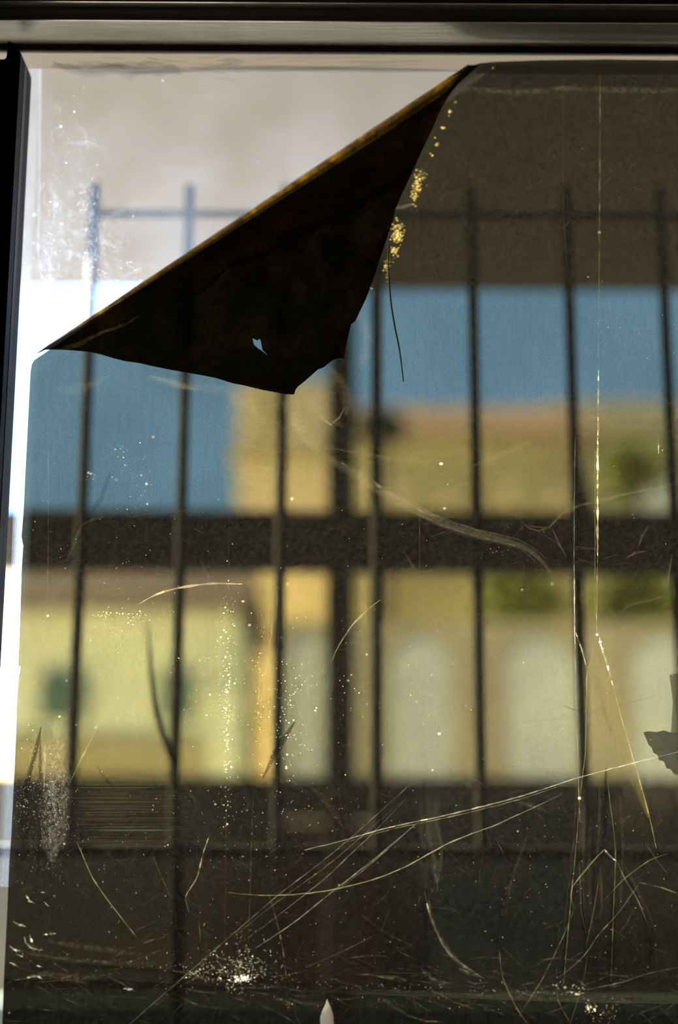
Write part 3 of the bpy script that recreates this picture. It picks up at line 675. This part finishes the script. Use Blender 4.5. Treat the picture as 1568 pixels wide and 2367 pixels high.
# parallel pale and dark bands of the vertical creases, lower right
for a, w, b_, d in (([(1330, 1850), (1326, 1960), (1312, 2080), (1300, 2200)], 6, .0022, 1), ([(1352, 1860), (1348, 2000), (1352, 2120)], 8, .0022, 1), ([(1366, 1880), (1362, 2020), (1372, 2160)], 10, .0016, 1), ([(1385, 1790), (1386, 1900), (1380, 1990)], 7, .0025, 1), ([(1434, 1840), (1440, 1960), (1434, 2100)], 9, .0018, 1), ([(1375, 2000), (1368, 2100), (1352, 2190)], 9, 0, .5), ([(1345, 1960), (1348, 2100), (1352, 2240)], 8, 0, .5), ([(1390, 2010), (1392, 2110)], 8, .003, 1), ([(1440, 1990), (1470, 2050), (1500, 2110), (1518, 2160)], 9, .002, 1), ([(1500, 2100), (1512, 2160), (1498, 2230)], 12, 0, .55), ([(1225, 1915), (1205, 1975), (1182, 2040), (1168, 2120)], 7, .002, 1), ([(1005, 1890), (1022, 1960), (1012, 2040)], 9, .0030, 1), ([(985, 1940), (995, 2010), (1003, 2050)], 7, 0, .5), ([(992, 2070), (1004, 2140), (1040, 2210), (1086, 2252)], 6, .003, 1), ([(976, 2200), (990, 2250), (1030, 2270)], 10, 0, .5)):
    S.soft(a, w, b_, 0.3, 0.6, d, jit=1.0, n=3)
for x, y, r, b in ((1020, 1072, 5, .08), (675, 1153, 4, .06), (562, 1390, 4, .06), (577, 1445, 4, .05), (665, 1350, 4, .03), (1028, 1175, 3.5, .05), (848, 1513, 3, .05), (1016, 1696, 4, .07), (1381, 1467, 3.6, .2), (1388, 1484, 4, .2), (1393, 1499, 3, .15), (1386, 537, 4, .03), (354, 1010, 4, .03), (1207, 1363, 3, .03), (1277, 1350, 4, .02), (498, 1859, 3, .04), (1340, 1845, 4, .1), (1333, 2298, 4, .07), (563, 2262, 5, .2), (210, 1095, 4, .03)):
    S.speck(x, y, r, b, .3)
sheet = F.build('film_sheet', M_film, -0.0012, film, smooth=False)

# ------------------------------------------------------------------ the peeled corner, rolled over and hanging
FO = Vector((75, 822)); FE = Vector((1088, 145))
fd = (FE - FO).normalized(); fn = Vector((-fd.y, fd.x))
FL = (FE - FO).length
def sh(px, py):
    r = Vector((px, py)) - FO
    return r.dot(fd), r.dot(fn)
def WS(s): return max(0.03, min(1.0, s / 330.0, (FL - s) / 90.0)) * (13 + 13 * max(0, min(1, (s - 350) / 600)))
def RS(s): return WS(s) * 0.00017
def lift_body(px, py):
    s, h = sh(px, py)
    w = WS(max(1, min(FL - 1, s)))
    hh = max(0.0, h - w)
    base = 2 * RS(max(1, min(FL - 1, s)))
    wr = noise.noise(Vector((px * .012, py * .012, 1))) * 0.0012 + noise.noise(Vector((px * .035, py * .035, 4))) * 0.0004
    return -(0.0016 + base + hh * 0.000035 + wr * min(1, hh / 60) + 0.0012 * max(0, min(1, (s - 350) / 300)) * math.exp(-((hh - 30) / 30) ** 2))
fold_pts = []
ns = 90
for i in range(ns + 1):
    s = 6 + (FL - 12) * i / ns
    q = FO + fd * s + fn * WS(s); fold_pts.append((q.x, q.y))
outer = [(1108, 150), (1082, 174), (1058, 196), (1040, 218), (1022, 248), (1000, 298), (975, 350), (948, 410), (930, 448), (915, 482), (908, 512), (896, 548), (878, 600), (862, 650), (846, 692), (830, 725), (822, 742), (812, 750), (806, 775), (800, 800), (795, 829), (785, 828), (770, 832), (757, 842), (747, 850), (735, 854), (722, 866), (706, 880), (690, 893), (684, 900), (680, 912), (660, 911), (640, 907), (610, 902), (585, 896), (560, 890), (538, 886), (500, 874), (470, 868), (430, 861), (395, 855), (360, 848), (320, 839), (290, 835), (262, 828), (235, 820), (210, 814), (180, 811), (150, 809), (125, 808), (105, 809), (92, 815)]
FS = Sheet(fold_pts + outer)
poly_f = fold_pts + outer
gx = 90
while gx < 1110:
    gy = 150
    while gy < 915:
        x, y = gx + random.uniform(-3, 3), gy + random.uniform(-3, 3)
        if inside(x, y, poly_f): FS.pts.append((x, y))
        gy += 11
    gx += 11
FS.poly([(584, 782), (590, 785), (596, 787), (600, 783), (603, 788), (605, 800), (607, 809), (620, 822), (606, 811), (594, 803), (587, 796)], hole=True)
for a, w in (([(515, 765), (530, 745), (532, 740)], 10), ([(552, 830), (556, 800), (570, 790)], 6), ([(650, 560), (670, 540), (690, 590), (680, 640)], 10), ([(770, 835), (790, 800), (796, 770)], 18), ([(560, 640), (580, 700), (570, 740)], 8), ([(480, 600), (500, 560)], 8)):
    FS.ribbon(a, w, 0.02, 1, 0.3, 1, jit=1)
flap = FS.build('folded_corner', M_flap, lift_body, film, tiles=False)
fl_me = flap.data
roll = bmesh.new()
rows = []
for i in range(ns + 1):
    s = 6 + (FL - 12) * i / ns
    w, r = WS(s), RS(s)
    row = []
    for k in range(11):
        a = math.pi * k / 10
        q = FO + fd * s + fn * (w * (1 - math.sin(a)) + noise.noise(Vector((s * .03, k * .2, 0))) * 1.2 * math.sin(a))
        lf = 0.0012 + r * (1 - math.cos(a)) if k < 10 else -lift_body(q.x, q.y)
        row.append(roll.verts.new(P(q.x, q.y, -lf)))
    rows.append(row)
for a, b in zip(rows, rows[1:]):
    for k in range(10): roll.faces.new((a[k], b[k], b[k + 1], a[k + 1]))
M_roll = film_mat('bronze_tint_film_roll', (0.07, 0.045, 0.004), (0.85, 0.62, 0.06), 0.06, True)  # golden sheen along the fold is put into this film colour
link('rolled_edge', roll, M_roll, film, smooth=True)
# loose thread at the flap edge
th = bmesh.new()
tp_ = catmull([(905, 510), (900, 545), (898, 600), (902, 680), (912, 750), (924, 810), (933, 882)], 12)
tube(th, [tuple(P(x, y, -0.006)) for x, y in tp_], [0.00035 + 0.0003 * math.sin(i / len(tp_) * 3.1) for i in range(len(tp_))], 6)
link('loose_thread', th, M['iron'], film, True)

# ------------------------------------------------------------------ outside: terrace, soffit, ironwork
wall('floor_terrace', (-6, 0.012, -0.1), (6, 3.2, 0.0), M['terrace'])
YC = 1.62                                             # outer edge of the overhead slab
zc = P(784, 672, YC).z
bm = bmesh.new(); box(bm, (-0.72, 0.46, zc), (3.2, YC, zc + 0.14), 0.004)
cs = tag(link('ceiling_porch', bm, M['soffit']), kind='structure')

YG = 0.45                                             # window guard of thin iron bars
zg0, zg1 = P(784, 1985, YG).z, P(200, 428, YG).z
guard = empty('window_guard', (0.2, YG, zg0), 'black iron guard of thin upright bars just outside the window', 'window guard')
for x_px, yy in ((-30, 1000), (198, 1000), (425, 1000), (652, 1000), (871, 1000), (1100, 1000), (1327, 1000), (1551, 1000), (1780, 1000)):
    x = P(x_px, yy, YG).x
    b_ = bmesh.new(); tube(b_, [(x, YG, zg0), (x, YG, (zg0 + zg1) / 2), (x + random.uniform(-.001, .001), YG, zg1)], 0.0057, 10)
    link('bar', b_, M['iron'], guard)
xl, xr = P(-620, 1000, YG).x, P(1900, 1000, YG).x
zt_ = P(300, 494, YG).z
link('top_bar', box(bmesh.new(), (P(205, 494, YG).x, YG - 0.003, zt_ - 0.0035), (xr, YG + 0.003, zt_ + 0.0035), 0.001), M['iron'], guard)
link('bottom_bar', box(bmesh.new(), (xl, YG - 0.008, zg0), (xr, YG + 0.006, zg0 + 0.012), 0.002), M['iron'], guard)
for xb in (xl + 0.05, xr - 0.05):
    link('wall_bracket', box(bmesh.new(), (xb - 0.006, 0.005, zg0), (xb + 0.006, YG, zg0 + 0.012), 0.001), M['iron'], guard)

YR = 1.56                                             # timber frame holding up the slab edge
porch = empty('porch_frame', (0, YR, 0), 'brown timber post with thick horizontal rail at the porch edge', 'porch frame')
xp0, xp1 = P(757, 1100, YR).x, P(820, 1100, YR).x
link('post', box(bmesh.new(), (xp0, YR - 0.03, 0), (xp1, YR + 0.03, zc), 0.003), M['rail'], porch)
zr0, zr1 = P(784, 1316, YR - .03).z, P(784, 1178, YR - .03).z
link('rail', box(bmesh.new(), (-1.6, YR - 0.03, zr0), (xp0, YR + 0.03, zr1), 0.004), M['rail'], porch)
link('rail', box(bmesh.new(), (xp1, YR - 0.03, zr0), (2.4, YR + 0.03, zr1), 0.004), M['rail'], porch)
for xe in (-1.6, 2.4):
    link('post', box(bmesh.new(), (xe - 0.03, YR - 0.03, 0), (xe + 0.03, YR + 0.03, zr1), 0.003), M['rail'], porch)
br_ = bmesh.new(); xg = P(1325, 1170, YR).x; zg = zr1
prism(br_, [(xg, zg), (xg + 0.035, zg), (xg + 0.006, zg + 0.13), (xg, zg + 0.13)], YR - 0.02, YR + 0.02)
link('gusset', br_, M['rail'], porch)

YP = 3.1                                              # low wall at the terrace edge
zpw = P(784, 1795, YP).z
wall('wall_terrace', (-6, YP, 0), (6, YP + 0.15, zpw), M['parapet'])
def pbox(name, x0, x1, y0, y1_, Y, depth, m, parent=None, zb=None):
    a = P(x0, y1_, Y); b = P(x1, y0, Y)
    return box_obj(name, (a.x, Y, a.z if zb is None else zb), (b.x, Y + depth, b.z), m, parent)

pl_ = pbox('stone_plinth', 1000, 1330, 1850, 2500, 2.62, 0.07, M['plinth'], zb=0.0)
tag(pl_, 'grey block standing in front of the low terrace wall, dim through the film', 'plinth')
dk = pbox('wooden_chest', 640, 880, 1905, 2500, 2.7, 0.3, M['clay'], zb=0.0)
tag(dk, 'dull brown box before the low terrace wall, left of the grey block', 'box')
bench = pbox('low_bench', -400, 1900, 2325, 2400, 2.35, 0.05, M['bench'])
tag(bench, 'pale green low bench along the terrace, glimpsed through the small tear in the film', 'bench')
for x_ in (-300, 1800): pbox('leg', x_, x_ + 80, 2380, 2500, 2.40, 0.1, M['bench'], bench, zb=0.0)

# ------------------------------------------------------------------ houses and trees beyond
wall('ground_far', (-60, 3.25, -0.3), (60, 90, -0.02), M['ground'])

def house(name, label, cat, Y, x0, x1, top, depth, m, roof=None, roofh=0.0):
    a = P(x0, 1795, Y); b = P(x1, top, Y)
    root = empty(name, ((a.x + b.x) / 2, Y, -0.02), label, cat)
    box_obj('wall', (a.x, Y, -0.02), (b.x, Y + depth, b.z), m, root)
    if roof:
        bm = bmesh.new(); o_ = 0.25
        vs = [(a.x - o_, Y - o_, b.z), (b.x + o_, Y - o_, b.z), (b.x + o_, Y + depth, b.z), (a.x - o_, Y + depth, b.z), (a.x, Y + depth / 2, b.z + roofh), (b.x, Y + depth / 2, b.z + roofh)]
        v = [bm.verts.new(q) for q in vs]
        for f_ in ((0, 1, 5, 4), (2, 3, 4, 5), (1, 2, 5), (3, 0, 4), (0, 3, 2, 1)): bm.faces.new([v[i] for i in f_])
        link('roof', bm, roof, root)
    return root
def panel(root, name, Y, x0, x1, y0, y1_, m, arch=False):
    a = P(x0, y1_, Y); b = P(x1, y0, Y); cx = (a.x + b.x) / 2; r = (b.x - a.x) / 2
    if arch:
        o_ = [(a.x, a.z), (b.x, a.z), (b.x, b.z - r)] + [(cx + r * math.cos(t), b.z - r + r * math.sin(t)) for t in [math.pi * k / 10 for k in range(1, 10)]] + [(a.x, b.z - r)]
        bm = prism(bmesh.new(), o_, Y - 0.06, Y)
    else: bm = box(bmesh.new(), (a.x, Y - 0.06, a.z), (b.x, Y, b.z))
    return link(name, bm, m, root)

# arcade house, right and centre
h1 = house('arcade_house', 'low ochre house with tall white arched doorways seen blurred through the film', 'house', 11, 640, 1900, 1440, 2, M['tan'])
for x0, x1, top in ((668, 748, 1470), (905, 1045, 1478), (1178, 1322, 1478), (1472, 1600, 1478)):
    panel(h1, 'arched_door', 11, x0, x1, top, 1900, M['white'], True)
# left yellow house with brown roof
h2 = house('yellow_house', 'pale yellow house with a brown tiled roof and teal shutters', 'house', 9.5, -300, 545, 1405, 3.5, M['cream'])
rf = bmesh.new(); a = P(-330, 1402, 9.3); b = P(575, 1322, 10.6)
v = [rf.verts.new(q) for q in ((a.x, 9.25, a.z), (P(575, 1402, 9.3).x, 9.25, a.z), (P(560, 1402, 9.3).x, 11.2, P(300, 1322, 11.2).z), (a.x, 11.2, P(300, 1322, 11.2).z), (a.x, 13, a.z), (P(575, 1402, 9.3).x, 13, a.z))]
for f_ in ((0, 1, 2, 3), (3, 2, 5, 4), (1, 5, 2), (0, 3, 4), (0, 4, 5, 1)): rf.faces.new([v[i] for i in f_])
link('roof', rf, M['roof'], h2)
panel(h2, 'window', 9.5, 95, 205, 1560, 1665, M['teal']); panel(h2, 'window', 9.5, 375, 445, 1555, 1665, M['teal'])
panel(h2, 'plinth_band', 9.5, -200, 470, 1705, 1900, M['olive'])
panel(h2, 'door', 9.5, 478, 560, 1590, 1900, M['cream'])
# tall tan block
h3 = house('tan_block', 'tall tan building rising behind the arcade, pale against the blue sky', 'building', 21, 532, 790, 880, 3, M['tan'])
panel(h3, 'window', 21, 590, 640, 880, 1010, M['olive']); panel(h3, 'balcony_band', 21, 532, 760, 1035, 1070, M['olive'])
# olive house with red brown roof
h4 = house('olive_house', 'wide ochre building under a reddish brown roof, behind the arcade', 'building', 16.5, 815, 1345, 1010, 3.5, M['olive'], M['redroof'], 0.9)
for x0 in (900, 1020, 1160, 1270): panel(h4, 'window', 16.5, x0, x0 + 34, 1110, 1165, M['tan'])
h5 = house('pale_block', 'pale ochre block with flat top rising behind the round green tree crown', 'building', 21, 1300, 1900, 930, 3, M['olive'])
panel(h5, 'parapet_band', 21, 1330, 1900, 930, 985, M['tan'])
panel(h5, 'window', 21, 1480, 1560, 1120, 1180, M['white'])

def tree(name, label, x_px, y_px, Y, rx, rz, n, m, trunk=True, group=None):
    c = P(x_px, y_px, Y); k = Y / 3136.0 * 1.05
    root = empty(name, (c.x, Y, -0.02), label, 'tree', group)
    bm = bmesh.new()
    for _ in range(n):
        while True:
            q = Vector((random.uniform(-1, 1), random.uniform(-1, 1), random.uniform(-1, 1)))
            if q.length < 1: break
        q *= 0.75 + 0.25 * noise.noise(q * 3)
        p = c + Vector((q.x * rx * k, q.y * rx * k, q.z * rz * k))
        d = Vector((random.gauss(0, 1), random.gauss(0, 1), random.gauss(0, 1))).normalized(); e_ = d.orthogonal().normalized(); L_ = random.uniform(.10, .2) * Y / 12
        bm.faces.new([bm.verts.new(p - d * L_), bm.verts.new(p + e_ * L_ * .45), bm.verts.new(p + d * L_), bm.verts.new(p - e_ * L_ * .45)])
    link('foliage', bm, m, root)
    tb = bmesh.new(); tube(tb, [(c.x, Y, -0.02), (c.x + .05, Y, c.z * .5), (c.x, Y, c.z + rz * k * .5)], [.16, .12, .05], 10)
    for s_ in (-1, 1): tube(tb, [(c.x, Y, c.z - rz * k * .4), (c.x + s_ * rx * k * .5, Y + .1 * s_, c.z + rz * k * .3)], [.06, .02], 6)
    link('trunk', tb, M['bark'], root)
    return root
tree('leafy_tree', 'bright green tree crown in front of the pale block', 1462, 1085, 15.2, 70, 60, 420, M['leaf'])
tree('leafy_tree', 'green bushy crown just below the thick rail, between two thin guard bars', 1200, 1385, 14.6, 110, 75, 650, M['leaf'])
tree('leafy_tree', 'green bushy crown below the thick rail, above the dark torn patch', 1480, 1395, 14.4, 130, 80, 750, M['leaf'])
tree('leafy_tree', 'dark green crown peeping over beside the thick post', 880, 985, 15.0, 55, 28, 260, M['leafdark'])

# leaning stalk plant outside the glass
YS = 0.36
pc = P(400, 2420, YS)
plant = empty('stalk_plant', (pc.x, YS, 0.0), 'dark thin stalks leaning before the yellow house, rising from below', 'plant')
def stalk(pts, r):
    c = catmull(pts, 30); n_ = len(c)
    tube(b_ := bmesh.new(), [tuple(P(x, y, YS)) for x, y in c], [max(.0008, r * (1 - (i / n_)) ** .5) for i in range(n_)], 8, 0.4)
    link('stalk', b_, M['stalk'], plant, True)
def stem(x_px, y_px, r):
    q = P(x_px, y_px, YS); b_ = bmesh.new(); tube(b_, [(pc.x, YS - .05, 0.26), (pc.x, YS - .03, 0.9), tuple(q)], [r, r, r * .8], 8)
    link('stem', b_, M['stalk'], plant, True)
stem(404, 2435, .006); stem(412, 2435, .005)
stalk([(404, 2440), (404, 1830), (392, 1740), (362, 1650), (350, 1560), (342, 1440)], .0050)
stalk([(412, 2440), (420, 2100), (404, 1830)], .004)
pt = bmesh.new()
prof = [(0.0, 0.0), (.085, 0.0), (.115, .27), (.13, .28), (.13, .32), (.112, .32), (.105, .28), (0, .27)]
seg = 24; rings = []
for r_, z_ in prof: rings.append([pt.verts.new((pc.x + r_ * math.cos(6.2832 * k / seg), YS - .05 + r_ * math.sin(6.2832 * k / seg), z_)) for k in range(seg)])
for a, b in zip(rings, rings[1:]):
    for k in range(seg): pt.faces.new((a[k], a[(k + 1) % seg], b[(k + 1) % seg], b[k]))
bmesh.ops.remove_doubles(pt, verts=pt.verts[:], dist=1e-5)
link('pot', pt, M['clay'], plant, True)
